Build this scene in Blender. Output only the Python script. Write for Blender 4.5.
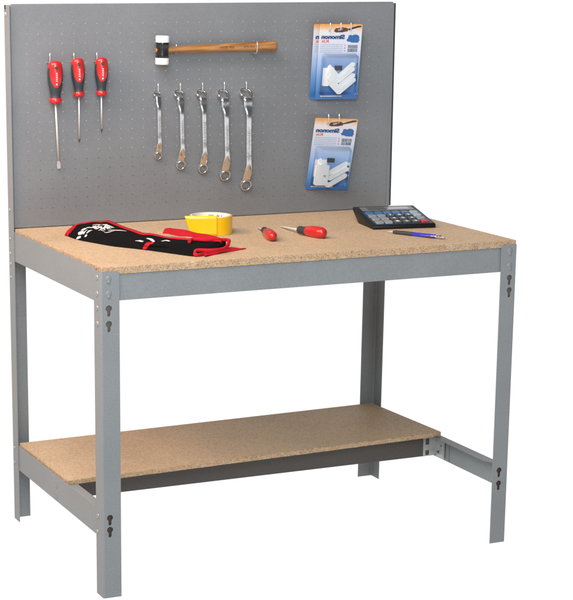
import bpy, bmesh, math, random
from mathutils import Vector, Matrix
random.seed(7)
for o in list(bpy.data.objects): bpy.data.objects.remove(o)
scene = bpy.context.scene
COL = scene.collection
PI = math.pi

# ------------------------------------------------------------------ camera
cam_d = bpy.data.cameras.new('camera'); cam = bpy.data.objects.new('camera', cam_d); COL.objects.link(cam)
YAW, PITCH, ROLL = 0.40933, -0.22547, 0.00323
fw = Vector((math.sin(YAW)*math.cos(PITCH), math.cos(YAW)*math.cos(PITCH), math.sin(PITCH)))
rt = Vector((math.cos(YAW), -math.sin(YAW), 0)); up = rt.cross(fw)
rt2 = rt*math.cos(ROLL) + up*math.sin(ROLL); up2 = up*math.cos(ROLL) - rt*math.sin(ROLL)
m = Matrix((rt2, up2, -fw)).transposed().to_4x4(); m.translation = (-1.51417, -4.11899, 1.59485)
cam.matrix_world = m
cam_d.sensor_fit = 'HORIZONTAL'; cam_d.sensor_width = 36
cam_d.lens = 1799.38/573*36
cam_d.shift_x = (286.5-201.66)/573; cam_d.shift_y = (375.44-300)/573
cam_d.clip_start = 0.05; cam_d.clip_end = 500
scene.camera = cam

# ------------------------------------------------------------------ added light: world glows white behind and below, dim in front
wd = bpy.data.worlds.new('World'); scene.world = wd; wd.use_nodes = True
nt = wd.node_tree; nt.nodes.clear()
N = nt.nodes.new; L = nt.links.new
tc = N('ShaderNodeTexCoord'); sp = N('ShaderNodeSeparateXYZ'); L(tc.outputs['Generated'], sp.inputs[0])
back = N('ShaderNodeMapRange'); back.interpolation_type = 'SMOOTHSTEP'
back.inputs['From Min'].default_value = 0.64; back.inputs['From Max'].default_value = 0.80
back.inputs['To Min'].default_value = 0.12; back.inputs['To Max'].default_value = 1.08
L(sp.outputs['Y'], back.inputs['Value'])
low = N('ShaderNodeMapRange'); low.interpolation_type = 'SMOOTHSTEP'
low.inputs['From Min'].default_value = -0.25; low.inputs['From Max'].default_value = -0.02
low.inputs['To Min'].default_value = 1.36; low.inputs['To Max'].default_value = 0.0
L(sp.outputs['Z'], low.inputs['Value'])
mx = N('ShaderNodeMath'); mx.operation = 'MAXIMUM'; L(back.outputs[0], mx.inputs[0]); L(low.outputs[0], mx.inputs[1])
bg = N('ShaderNodeBackground'); bg.inputs['Color'].default_value = (1, 1, 1, 1); L(mx.outputs[0], bg.inputs['Strength'])
wo = N('ShaderNodeOutputWorld'); L(bg.outputs[0], wo.inputs[0])
wd.cycles.sampling_method = 'AUTOMATIC'

def area(name, loc, target, sx, sy, power, color):
    d = bpy.data.lights.new(name, 'AREA'); d.shape = 'RECTANGLE'; d.size = sx; d.size_y = sy; d.energy = power; d.color = color
    o = bpy.data.objects.new(name, d); COL.objects.link(o); o.location = loc
    o.rotation_euler = (Vector(target)-Vector(loc)).to_track_quat('-Z', 'Y').to_euler()
    return o
area('softbox_key', (-0.9, -1.0, 3.3), (0.5, 0.4, 0.9), 2.0, 1.5, 80, (1.0, 0.98, 0.95))
area('warm_bounce_lamp', (-1.5, 0.2, 2.3), (0.05, 0.35, 0.7), 0.8, 0.8, 46, (1.0, 0.66, 0.47))  # added lamp, standing in for warm bounce off the studio's wooden floor
area('softbox_front', (-0.9, -2.7, 2.3), (0.45, 0.4, 0.8), 1.4, 1.2, 82, (0.88, 0.95, 1.0))

vs = scene.view_settings
scene.display_settings.display_device = 'sRGB'
vs.view_transform = 'Standard'; vs.look = 'None'; vs.exposure = 0; vs.gamma = 1; vs.use_curve_mapping = False
try:
    scene.cycles.max_bounces = 8; scene.cycles.transparent_max_bounces = 16
except Exception: pass

# ------------------------------------------------------------------ materials
def nmat(name):
    mt = bpy.data.materials.new(name); mt.use_nodes = True
    nt = mt.node_tree; b = nt.nodes['Principled BSDF']
    return mt, nt, b
def pset(b, **k):
    for a, v in k.items():
        n = {'color': 'Base Color', 'rough': 'Roughness', 'metal': 'Metallic', 'spec': 'Specular IOR Level', 'coat': 'Coat Weight', 'trans': 'Transmission Weight', 'sheen': 'Sheen Weight'}[a]
        b.inputs[n].default_value = (*v, 1) if a == 'color' else v
def simple(name, color, rough=.5, metal=0., spec=.5, coat=0., var=.06, vscale=40., bump=0., bscale=400.):
    mt, nt, b = nmat(name); pset(b, color=color, rough=rough, metal=metal, spec=spec, coat=coat)
    tc = nt.nodes.new('ShaderNodeTexCoord'); no = nt.nodes.new('ShaderNodeTexNoise')
    no.inputs['Scale'].default_value = vscale; no.inputs['Detail'].default_value = 6
    nt.links.new(tc.outputs['Object'], no.inputs['Vector'])
    rp = nt.nodes.new('ShaderNodeMapRange'); rp.inputs['From Min'].default_value = .3; rp.inputs['From Max'].default_value = .7
    rp.inputs['To Min'].default_value = 1-var; rp.inputs['To Max'].default_value = 1+var
    nt.links.new(no.outputs['Fac'], rp.inputs['Value'])
    mu = nt.nodes.new('ShaderNodeVectorMath'); mu.operation = 'SCALE'; mu.inputs[0].default_value = color
    nt.links.new(rp.outputs[0], mu.inputs['Scale']); nt.links.new(mu.outputs[0], b.inputs['Base Color'])
    if bump:
        n2 = nt.nodes.new('ShaderNodeTexNoise'); n2.inputs['Scale'].default_value = bscale; n2.inputs['Detail'].default_value = 3
        nt.links.new(tc.outputs['Object'], n2.inputs['Vector'])
        bp = nt.nodes.new('ShaderNodeBump'); bp.inputs['Strength'].default_value = bump; bp.inputs['Distance'].default_value = .001
        nt.links.new(n2.outputs['Fac'], bp.inputs['Height']); nt.links.new(bp.outputs[0], b.inputs['Normal'])
    return mt
def steel(name, color, rough, metal, scuff=0.):
    mt, nt, b = nmat(name); pset(b, color=color, rough=rough, metal=metal, spec=.22 if metal < .1 else .5)
    tc = nt.nodes.new('ShaderNodeTexCoord')
    n1 = nt.nodes.new('ShaderNodeTexNoise'); n1.inputs['Scale'].default_value = 4; n1.inputs['Detail'].default_value = 5
    n2 = nt.nodes.new('ShaderNodeTexNoise'); n2.inputs['Scale'].default_value = 220; n2.inputs['Detail'].default_value = 4
    for n in (n1, n2): nt.links.new(tc.outputs['Object'], n.inputs['Vector'])
    ad = nt.nodes.new('ShaderNodeMath'); ad.operation = 'ADD'; nt.links.new(n1.outputs['Fac'], ad.inputs[0]); nt.links.new(n2.outputs['Fac'], ad.inputs[1])
    rp = nt.nodes.new('ShaderNodeMapRange'); rp.inputs['From Min'].default_value = .7; rp.inputs['From Max'].default_value = 1.3
    rp.inputs['To Min'].default_value = .89; rp.inputs['To Max'].default_value = 1.11
    nt.links.new(ad.outputs[0], rp.inputs['Value'])
    mu = nt.nodes.new('ShaderNodeVectorMath'); mu.operation = 'SCALE'; mu.inputs[0].default_value = color
    nt.links.new(rp.outputs[0], mu.inputs['Scale'])
    mp = nt.nodes.new('ShaderNodeMapping'); mp.inputs['Rotation'].default_value = (.9, 1.0, .7); mp.inputs['Scale'].default_value = (6, 6, 170)
    n3 = nt.nodes.new('ShaderNodeTexNoise'); n3.inputs['Scale'].default_value = 1.0; n3.inputs['Detail'].default_value = 4
    nt.links.new(tc.outputs['Object'], mp.inputs[0]); nt.links.new(mp.outputs[0], n3.inputs['Vector'])
    sc = nt.nodes.new('ShaderNodeMapRange'); sc.inputs['From Min'].default_value = .66; sc.inputs['From Max'].default_value = .74; sc.inputs['To Max'].default_value = scuff
    nt.links.new(n3.outputs['Fac'], sc.inputs['Value'])
    mxs = nt.nodes.new('ShaderNodeMix'); mxs.data_type = 'RGBA'; nt.links.new(sc.outputs[0], mxs.inputs[0]); nt.links.new(mu.outputs[0], mxs.inputs[6]); mxs.inputs[7].default_value = (*[min(1, c*1.8) for c in color], 1)
    nt.links.new(mxs.outputs[2], b.inputs['Base Color'])
    r2 = nt.nodes.new('ShaderNodeMapRange'); r2.inputs['To Min'].default_value = rough-.08; r2.inputs['To Max'].default_value = rough+.10
    nt.links.new(n1.outputs['Fac'], r2.inputs['Value']); nt.links.new(r2.outputs[0], b.inputs['Roughness'])
    bp = nt.nodes.new('ShaderNodeBump'); bp.inputs['Strength'].default_value = .05; bp.inputs['Distance'].default_value = .0005
    nt.links.new(n2.outputs['Fac'], bp.inputs['Height']); nt.links.new(bp.outputs[0], b.inputs['Normal'])
    return mt
def chipboard(name, tint=1.0, edge=False):
    mt, nt, b = nmat(name); pset(b, rough=.62, spec=.3)
    tc = nt.nodes.new('ShaderNodeTexCoord')
    vo = nt.nodes.new('ShaderNodeTexVoronoi'); vo.inputs['Scale'].default_value = 330 if edge else 400
    mp = nt.nodes.new('ShaderNodeMapping'); mp.inputs['Scale'].default_value = (1, .7, 1.6) if edge else (.75, 1, 1)
    nt.links.new(tc.outputs['Object'], mp.inputs['Vector'])
    no = nt.nodes.new('ShaderNodeTexNoise'); no.inputs['Scale'].default_value = 120; no.inputs['Detail'].default_value = 6; no.inputs['Distortion'].default_value = .92
    nl = nt.nodes.new('ShaderNodeTexNoise'); nl.inputs['Scale'].default_value = 5; nl.inputs['Detail'].default_value = 4
    nt.links.new(mp.outputs[0], vo.inputs['Vector']); nt.links.new(tc.outputs['Object'], no.inputs['Vector']); nt.links.new(tc.outputs['Object'], nl.inputs['Vector'])
    sv = nt.nodes.new('ShaderNodeSeparateColor'); nt.links.new(vo.outputs['Color'], sv.inputs[0])
    a1 = nt.nodes.new('ShaderNodeMath'); a1.operation = 'MULTIPLY_ADD'; a1.inputs[1].default_value = .5; nt.links.new(sv.outputs[0], a1.inputs[0])
    a0 = nt.nodes.new('ShaderNodeMath'); a0.operation = 'MULTIPLY'; a0.inputs[1].default_value = .5; nt.links.new(no.outputs['Fac'], a0.inputs[0]); nt.links.new(a0.outputs[0], a1.inputs[2])
    rp = nt.nodes.new('ShaderNodeValToRGB'); cr = rp.color_ramp
    if edge:
        stops = [(.12, (.17, .085, .042)), (.30, (.42, .26, .145)), (.55, (.56, .385, .235)), (.85, (.66, .49, .33))]
    else:
        stops = [(.14, (.31, .195, .11)), (.34, (.47, .33, .205)), (.55, (.53, .385, .245)), (.85, (.62, .475, .325))]
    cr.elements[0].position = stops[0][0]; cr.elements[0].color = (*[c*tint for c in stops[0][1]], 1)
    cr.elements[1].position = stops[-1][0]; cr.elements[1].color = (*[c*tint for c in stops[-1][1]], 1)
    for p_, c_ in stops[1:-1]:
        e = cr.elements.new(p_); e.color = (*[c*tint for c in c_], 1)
    nt.links.new(a1.outputs[0], rp.inputs[0])
    r2 = nt.nodes.new('ShaderNodeMapRange'); r2.inputs['From Min'].default_value = .3; r2.inputs['From Max'].default_value = .7; r2.inputs['To Min'].default_value = .93; r2.inputs['To Max'].default_value = 1.06
    nt.links.new(nl.outputs['Fac'], r2.inputs['Value'])
    mu = nt.nodes.new('ShaderNodeVectorMath'); mu.operation = 'SCALE'; nt.links.new(rp.outputs[0], mu.inputs[0]); nt.links.new(r2.outputs[0], mu.inputs['Scale'])
    nt.links.new(mu.outputs[0], b.inputs['Base Color'])
    bp = nt.nodes.new('ShaderNodeBump'); bp.inputs['Strength'].default_value = .8 if edge else .15; bp.inputs['Distance'].default_value = .002 if edge else .0006
    nt.links.new(a1.outputs[0], bp.inputs['Height']); nt.links.new(bp.outputs[0], b.inputs['Normal'])
    return mt
def ramp_card(name, h):
    # printed card: orange header, white label field, blue foot (printed ink, along the card's own height)
    mt, nt, b = nmat(name); pset(b, rough=.28, spec=.5)
    tc = nt.nodes.new('ShaderNodeTexCoord'); sp = nt.nodes.new('ShaderNodeSeparateXYZ'); nt.links.new(tc.outputs['Object'], sp.inputs[0])
    no = nt.nodes.new('ShaderNodeTexNoise'); no.inputs['Scale'].default_value = 30; no.inputs['Detail'].default_value = 4; nt.links.new(tc.outputs['Object'], no.inputs['Vector'])
    mr = nt.nodes.new('ShaderNodeMapRange'); mr.inputs['From Min'].default_value = 0; mr.inputs['From Max'].default_value = -h
    nt.links.new(sp.outputs['Y'], mr.inputs['Value'])
    ad = nt.nodes.new('ShaderNodeMath'); ad.operation = 'MULTIPLY_ADD'; ad.inputs[1].default_value = .10; nt.links.new(no.outputs['Fac'], ad.inputs[0]); nt.links.new(mr.outputs[0], ad.inputs[2])
    rp = nt.nodes.new('ShaderNodeValToRGB'); cr = rp.color_ramp
    st = [(.03, (.60, .23, .05)), (.085, (.72, .40, .18)), (.15, (.66, .65, .68)), (.38, (.56, .62, .76)), (.56, (.36, .49, .72)), (.80, (.13, .29, .57)), (1.0, (.04, .15, .40))]
    cr.elements[0].position = st[0][0]; cr.elements[0].color = (*st[0][1], 1); cr.elements[1].position = 1; cr.elements[1].color = (*st[-1][1], 1)
    for p_, c_ in st[1:-1]:
        e = cr.elements.new(p_); e.color = (*c_, 1)
    nt.links.new(ad.outputs[0], rp.inputs[0]); nt.links.new(rp.outputs[0], b.inputs['Base Color'])
    return mt
def clear(name, tint=(.95, .97, 1)):
    mt = bpy.data.materials.new(name); mt.use_nodes = True; nt = mt.node_tree; nt.nodes.clear()
    tr = nt.nodes.new('ShaderNodeBsdfTransparent'); tr.inputs[0].default_value = (*tint, 1)
    gl = nt.nodes.new('ShaderNodeBsdfGlossy'); gl.inputs['Roughness'].default_value = .12
    fr = nt.nodes.new('ShaderNodeFresnel'); fr.inputs[0].default_value = 1.2
    ms = nt.nodes.new('ShaderNodeMixShader'); nt.links.new(fr.outputs[0], ms.inputs[0]); nt.links.new(tr.outputs[0], ms.inputs[1]); nt.links.new(gl.outputs[0], ms.inputs[2])
    ou = nt.nodes.new('ShaderNodeOutputMaterial'); nt.links.new(ms.outputs[0], ou.inputs[0])
    return mt
def woodgrain(name):
    mt, nt, b = nmat(name); pset(b, rough=.38, spec=.45)
    tc = nt.nodes.new('ShaderNodeTexCoord'); mp = nt.nodes.new('ShaderNodeMapping'); mp.inputs['Scale'].default_value = (8, 110, 110)
    no = nt.nodes.new('ShaderNodeTexNoise'); no.inputs['Scale'].default_value = 1.2; no.inputs['Detail'].default_value = 7; no.inputs['Distortion'].default_value = .6
    nt.links.new(tc.outputs['Object'], mp.inputs[0]); nt.links.new(mp.outputs[0], no.inputs['Vector'])
    rp = nt.nodes.new('ShaderNodeValToRGB'); cr = rp.color_ramp
    cr.elements[0].position = .3; cr.elements[0].color = (.19, .075, .022, 1); cr.elements[1].position = .7; cr.elements[1].color = (.47, .235, .085, 1)
    nt.links.new(no.outputs['Fac'], rp.inputs[0]); nt.links.new(rp.outputs[0], b.inputs['Base Color'])
    return mt

M = {}
M['frame'] = steel('grey_painted_steel', (.214, .226, .233), .45, .0, .13)
M['panel'] = steel('grey_peg_panel_paint', (.195, .204, .217), .50, .15)
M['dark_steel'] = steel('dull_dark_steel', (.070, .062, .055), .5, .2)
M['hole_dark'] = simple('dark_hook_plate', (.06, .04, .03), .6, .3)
M['zinc'] = steel('bright_zinc', (.42, .43, .42), .38, .6)
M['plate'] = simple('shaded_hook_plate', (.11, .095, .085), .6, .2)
M['rivet'] = simple('rivet_steel', (.33, .33, .33), .42, .6)
M['chip'] = chipboard('chipboard_face'); M['chip_edge'] = chipboard('chipboard_edge', .86, edge=True)
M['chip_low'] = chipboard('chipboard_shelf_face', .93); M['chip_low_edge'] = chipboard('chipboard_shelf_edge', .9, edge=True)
M['chrome'] = simple('polished_chrome', (.74, .74, .74), .17, 1., var=.05, vscale=90, bump=.16, bscale=120)
M['wire'] = simple('bright_wire', (.75, .75, .74), .25, .9)
M['red'] = simple('red_grip_plastic', (.52, .014, .014), .30, coat=.3, var=.04)
M['charcoal'] = simple('charcoal_rubber', (.030, .036, .042), .55, bump=.1)
M['white_mark'] = simple('white_print', (.78, .76, .75), .5)
M['shaft'] = simple('satin_steel_shaft', (.72, .72, .72), .38, .55)
M['dark_tip'] = simple('dark_steel_tip', (.10, .10, .105), .4, .8)
M['nylon'] = simple('white_nylon', (.86, .86, .84), .42, var=.03)
M['black_paint'] = simple('black_enamel', (.012, .012, .013), .25, coat=.4)
M['handle_wood'] = woodgrain('varnished_handle_wood')
M['burn'] = simple('burnt_brand_mark', (.10, .035, .012), .5)
M['fabric'] = simple('black_fabric', (.0045, .0045, .005), .9, spec=.10, bump=1.0, bscale=95, var=.25, vscale=300)
M['red_fabric'] = simple('red_fabric_binding', (.50, .010, .022), .8, spec=.15, bump=1.0, bscale=130, var=.12, vscale=200)
M['tape'] = simple('yellow_tape_film', (.86, .50, .006), .27, coat=.25, var=.04, vscale=18)
M['core'] = simple('white_cardboard_core', (.78, .74, .64), .7, var=.03)
M['ink'] = simple('dark_ink', (.03, .03, .035), .5)
M['grey_ink'] = simple('grey_ink', (.34, .35, .42), .5)
M['icon_ink'] = simple('bright_blue_ink', (.025, .12, .34), .4)
M['blue_ink'] = simple('blue_ink', (.012, .055, .19), .4)
M['red_ink'] = simple('orange_red_ink', (.72, .12, .03), .4)
M['calc_body'] = simple('black_calculator_plastic', (.008, .0085, .0095), .45, spec=.3)
M['calc_navy'] = simple('navy_keyboard_plate', (.018, .035, .075), .4)
M['bezel'] = simple('grey_display_bezel', (.20, .20, .20), .35, .2)
M['lcd'] = simple('dark_lcd', (.055, .07, .055), .15, coat=.6)
M['key_blue'] = simple('blue_key', (.045, .14, .30), .4)
M['key_grey'] = simple('light_grey_key', (.25, .265, .285), .42)
M['key_dark'] = simple('dark_grey_key', (.05, .056, .058), .42)
M['key_pale'] = simple('pale_blue_key', (.30, .39, .50), .42)
M['key_red'] = simple('red_key', (.40, .02, .025), .4)
M['pen_blue'] = simple('blue_pen_barrel', (.025, .03, .42), .18, coat=.5)
M['blister'] = clear('clear_blister_plastic')
M['film'] = clear('clear_sleeve_film', (.97, .98, 1))
M['card'] = ramp_card('printed_pack_card', .222)
# added translucent floor sheet: world glow from below keeps the surround white
fm = bpy.data.materials.new('added_underlit_floor'); fm.use_nodes = True; nt = fm.node_tree; nt.nodes.clear()
t_ = nt.nodes.new('ShaderNodeBsdfTranslucent'); t_.inputs[0].default_value = (.80, .80, .80, 1)
d_ = nt.nodes.new('ShaderNodeBsdfDiffuse'); d_.inputs[0].default_value = (.85, .85, .85, 1)
no_ = nt.nodes.new('ShaderNodeTexNoise'); no_.inputs['Scale'].default_value = 3
mr_ = nt.nodes.new('ShaderNodeMapRange'); mr_.inputs['To Min'].default_value = .03; mr_.inputs['To Max'].default_value = .06
nt.links.new(no_.outputs['Fac'], mr_.inputs['Value'])
ms_ = nt.nodes.new('ShaderNodeMixShader'); nt.links.new(mr_.outputs[0], ms_.inputs[0])
nt.links.new(t_.outputs[0], ms_.inputs[1]); nt.links.new(d_.outputs[0], ms_.inputs[2])
o_ = nt.nodes.new('ShaderNodeOutputMaterial'); nt.links.new(ms_.outputs[0], o_.inputs[0])
M['floor'] = fm

# ------------------------------------------------------------------ mesh builder
class MB:
    def __init__(s): s.v = []; s.f = []; s.m = []; s.sm = []
    def add(s, verts, faces, mi=0, smooth=False):
        b = len(s.v); s.v += [Vector(p) for p in verts]
        for f in faces: s.f.append([i+b for i in f]); s.m.append(mi); s.sm.append(smooth)
        return s
    def box(s, x0, x1, y0, y1, z0, z1, bev=0., mi=0, mat=None):
        bm = bmesh.new(); bmesh.ops.create_cube(bm, size=1)
        for v in bm.verts: v.co = Vector(((x0+x1)/2+v.co.x*(x1-x0), (y0+y1)/2+v.co.y*(y1-y0), (z0+z1)/2+v.co.z*(z1-z0)))
        if bev: bmesh.ops.bevel(bm, geom=list(bm.edges), offset=bev, segments=2, profile=.5, affect='EDGES')
        if mat is not None: bm.transform(mat)
        s.bm(bm, mi); return s
    def bm(s, bm, mi=0, smooth=False):
        bm.verts.index_update()
        s.add([v.co.copy() for v in bm.verts], [[v.index for v in f.verts] for f in bm.faces], mi, smooth); bm.free()
    def prism(s, poly, fn, t, mi=0, holes=(), bev=0.):
        """flat outline with holes, thickness t; fn maps (u, v, w) to a point"""
        cu = bpy.data.curves.new('outline', 'CURVE'); cu.dimensions = '2D'; cu.fill_mode = 'BOTH'; cu.extrude = t/2
        if bev: cu.bevel_depth = bev; cu.bevel_resolution = 1
        for pl in [poly]+list(holes):
            sl = cu.splines.new('POLY'); sl.points.add(len(pl)-1); sl.use_cyclic_u = True
            for p, q in zip(sl.points, pl): p.co = (q[0], q[1], 0, 1)
        ob = bpy.data.objects.new('outline', cu); COL.objects.link(ob)
        bpy.context.view_layer.update()
        me = bpy.data.meshes.new_from_object(ob.evaluated_get(bpy.context.evaluated_depsgraph_get()))
        s.add([fn(v.co.x, v.co.y, v.co.z) for v in me.vertices], [list(p.vertices) for p in me.polygons], mi)
        bpy.data.objects.remove(ob); bpy.data.curves.remove(cu); bpy.data.meshes.remove(me); return s
    def tube(s, pts, r, seg=10, mi=0, caps=True, flat=None):
        """round tube along pts; r number or list; flat=(axis vector, factor) squashes it"""
        pts = [Vector(p) for p in pts]; n = len(pts); rr = r if isinstance(r, (list, tuple)) else [r]*n
        vs = []; nrm = None
        for i, p in enumerate(pts):
            t = (pts[min(i+1, n-1)]-pts[max(i-1, 0)]).normalized()
            if nrm is None:
                nrm = t.orthogonal().normalized()
            nrm = (nrm-t*nrm.dot(t)).normalized(); bn = t.cross(nrm)
            for k in range(seg):
                a = 2*PI*k/seg; d = (nrm*math.cos(a)+bn*math.sin(a))*rr[i]
                if flat: d = d-flat[0]*d.dot(flat[0])*(1-flat[1])
                vs.append(p+d)
        fs = [[i*seg+k, i*seg+(k+1) % seg, (i+1)*seg+(k+1) % seg, (i+1)*seg+k] for i in range(n-1) for k in range(seg)]
        s.add(vs, fs, mi, True)
        if caps: s.add(vs[:seg], [list(range(seg))[::-1]], mi); s.add(vs[-seg:], [list(range(seg))], mi)
        return s
    def lathe(s, prof, mat, seg=28, mi=0, sx=1., sy=1.):
        """prof: (radius, height) pairs, turned about mat's local z"""
        vs = []; fs = []
        for r, h in prof:
            for k in range(seg):
                a = 2*PI*k/seg; vs.append(mat @ Vector((r*math.cos(a)*sx, r*math.sin(a)*sy, h)))
        for i in range(len(prof)-1):
            for k in range(seg): fs.append([i*seg+k, i*seg+(k+1) % seg, (i+1)*seg+(k+1) % seg, (i+1)*seg+k])
        s.add(vs, fs, mi, True); return s
    def build(s, name, mats, parent=None, base=None, smooth_angle=None, label=None, cat=None, group=None, kind=None, recalc=True):
        base = Vector(base) if base is not None else Vector((0, 0, 0))
        me = bpy.data.meshes.new(name); me.from_pydata([tuple(v-base) for v in s.v], [], s.f)
        if not isinstance(mats, (list, tuple)): mats = [mats]
        for x in mats: me.materials.append(x)
        for p, mi, sm in zip(me.polygons, s.m, s.sm): p.material_index = mi; p.use_smooth = sm
        if recalc:
            bm = bmesh.new(); bm.from_mesh(me); bmesh.ops.remove_doubles(bm, verts=bm.verts, dist=1e-6)
            bmesh.ops.recalc_face_normals(bm, faces=bm.faces); bm.to_mesh(me); bm.free()
        if smooth_angle:
            for p in me.polygons: p.use_smooth = True
            me.set_sharp_from_angle(angle=math.radians(smooth_angle))
        o = bpy.data.objects.new(name, me); COL.objects.link(o)
        if parent is not None: o.parent = parent
        else: o.location = base
        tag(o, label, cat, group, kind); return o
def tag(o, label=None, cat=None, group=None, kind=None):
    for k, v in (('label', label), ('category', cat), ('group', group), ('kind', kind)):
        if v: o[k] = v
def thing(name, label, cat, loc=(0, 0, 0), group=None):
    o = bpy.data.objects.new(name, None); COL.objects.link(o); o.location = loc; o.empty_display_size = .02
    tag(o, label, cat, group); return o
def frame(origin, z, x=None):
    z = Vector(z).normalized(); x = Vector(x) if x is not None else z.orthogonal(); x = (x-z*x.dot(z)).normalized(); y = z.cross(x)
    mt = Matrix((x, y, z)).transposed().to_4x4(); mt.translation = Vector(origin); return mt
def circ(cx, cy, r, n=16): return [(cx+r*math.cos(2*PI*k/n), cy+r*math.sin(2*PI*k/n)) for k in range(n)]
def rrect(x0, y0, x1, y1, r, n=4):
    out = []
    for cx, cy, a0 in ((x1-r, y1-r, 0), (x0+r, y1-r, PI/2), (x0+r, y0+r, PI), (x1-r, y0+r, 3*PI/2)):
        for k in range(n+1): a = a0+PI/2*k/n; out.append((cx+r*math.cos(a), cy+r*math.sin(a)))
    return out
def keyhole(cx, cz, R=.0082, r=.0042, l=.016):
    pts = []
    a0 = -PI/2+math.asin(r/R)
    for k in range(15):
        a = a0+(2*PI-2*math.asin(r/R))*k/14; pts.append((cx+R*math.cos(a), cz+R*math.sin(a)))
    for k in range(7):
        a = PI+PI*k/6; pts.append((cx+r*math.cos(a), cz-l+r*math.sin(a)))
    return pts
def text_geo(body, size, thick=.0, mirror=False):
    cu = bpy.data.curves.new('lettering', 'FONT'); cu.body = body; cu.size = size; cu.offset = thick; cu.resolution_u = 3; cu.align_x = 'LEFT'
    ob = bpy.data.objects.new('lettering', cu); COL.objects.link(ob); bpy.context.view_layer.update()
    me = bpy.data.meshes.new_from_object(ob.evaluated_get(bpy.context.evaluated_depsgraph_get()))
    vs = [(v.co.x, v.co.y) for v in me.vertices]; fs = [list(p.vertices) for p in me.polygons]
    bpy.data.objects.remove(ob); bpy.data.curves.remove(cu); bpy.data.meshes.remove(me)
    w = max(v[0] for v in vs) if vs else 0
    if mirror: vs = [(w-x, y) for x, y in vs]
    return vs, fs, w
def text_on(mb, body, fn, width, height, mi=0, thick=.0, mirror=False):
    vs, fs, w = text_geo(body, 1., thick, mirror); h = max(v[1] for v in vs); x0 = min(v[0] for v in vs); w = max(v[0] for v in vs)-x0
    mb.add([fn((x-x0)/w*width, y/h*height) for x, y in vs], fs, mi)

# ------------------------------------------------------------------ floor
fl = MB().add([(-14, -14, 0), (14, -14, 0), (14, 14, 0), (-14, 14, 0)], [[0, 1, 2, 3]])
fl.build('floor', M['floor'], kind='structure')

# ------------------------------------------------------------------ workbench
W, D = 1.21, .7557
ZL, ZT, T = .849, .861, .019          # leg top, slab top, slab thickness
ZP = 1.482                            # panel top
F = .0495                             # flange width
bench = thing('workbench', 'grey steel workbench with chipboard top, lower shelf and perforated back panel', 'workbench', (0, 0, 0))

def leg(name, cx, cy, sx, sy, h, front_holes, side_holes, lean=(0, 0)):
    """angle profile: corner at (cx, cy), flanges run to +sx in x and +sy in y"""
    g = MB(); t = .0022; r = .005
    if lean != (0, 0): LN = lambda p: Vector((p[0]+lean[0]*(1-p[2]/h), p[1]+lean[1]*(1-p[2]/h), p[2]))
    else: LN = Vector
    g.prism([(r, .0), (F, .0), (F, h), (r, h)], lambda u, v, w: LN((cx+sx*u, cy+sy*(t/2+w), v)), t, holes=[keyhole(a, z) for a, z in front_holes])
    g.prism([(r, .0), (F, .0), (F, h), (r, h)], lambda u, v, w: LN((cx+sx*(t/2+w), cy+sy*u, v)), t, holes=[keyhole(a, z) for a, z in side_holes])
    arc = [(r-r*math.cos(k*PI/12), r-r*math.sin(k*PI/12)) for k in range(7)]
    arc2 = [(r-(r-t)*math.cos(k*PI/12), r-(r-t)*math.sin(k*PI/12)) for k in range(6, -1, -1)]
    g.prism(arc+arc2, lambda u, v, w: LN((cx+sx*u, cy+sy*v, w+h/2)), h)
    return g.build('leg', M['frame'], bench, smooth_angle=40)
def rivets(parent, pts, axis, R=.0075, mat=None):
    for p in pts:
        z = {'-y': (0, -1, 0), '-x': (-1, 0, 0), '+x': (1, 0, 0)}[axis]
        MB().lathe([(R, -.0005), (R, .0008), (R*.8, .0022), (R*.35, .0032), (.0002, .0034)], frame(p, z), 14).build('rivet', mat or M['rivet'], parent)
def tabs(parent, pts):
    for (x, y, z) in pts:           # pressed hook tabs showing through the slots
        g = MB(); g.lathe([(.0078, -.0002), (.0074, .0010), (.0050, .0017), (.0002, .0019)], frame((x, y, z+.002), (0, -1, 0)), 18)
        g.lathe([(.0044, -.0003), (.0042, .0024), (.0026, .0030), (.0002, .0031)], frame((x, y, z-.006), (0, -1, 0)), 14)
        g.build('hook_tab', M['frame'], parent)

# the four uprights
l1 = leg('leg', 0, 0, 1, 1, ZL, [(.021, .757), (.021, .7175), (.0195, .2145), (.0195, .1826)], [])
tabs(l1, [(.021, 0, .8307), (.021, 0, .793)])
rivets(l1, [(0, .026, z) for z in (.8327, .7923, .756, .716)], '-x'); rivets(l1, [(0, .036, .212), (0, .042, .168)], '-x')
l2 = leg('leg', W, 0, -1, 1, ZL, [(W-1.189, .758), (W-1.190, .7236), (W-1.1815, .2124), (W-1.1815, .1744)], [])
tabs(l2, [(1.1868, 0, .831), (1.1880, 0, .7905)])
l3 = leg('leg', 0, D, 1, -1, ZP-.003, [], [(D-.7435, 1.472)])
rivets(l3, [(0, .7392, z) for z in (.9122, .8304, .7883, .7585, .72, .2175, .1735)], '-x', .006); rivets(l3, [(0, .7392, 1.455)], '-x', .007, M['zinc'])
l4 = leg('leg', W, D+.012, -1, -1, ZP-.003, [], [], lean=(-.021, -.022))
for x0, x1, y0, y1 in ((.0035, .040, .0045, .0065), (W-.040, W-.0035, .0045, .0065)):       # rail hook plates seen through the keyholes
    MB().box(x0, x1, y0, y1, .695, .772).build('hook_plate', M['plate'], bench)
    MB().box(x0, x1, y0, y1, .150, .232).build('hook_plate', M['hole_dark'], bench)

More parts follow.
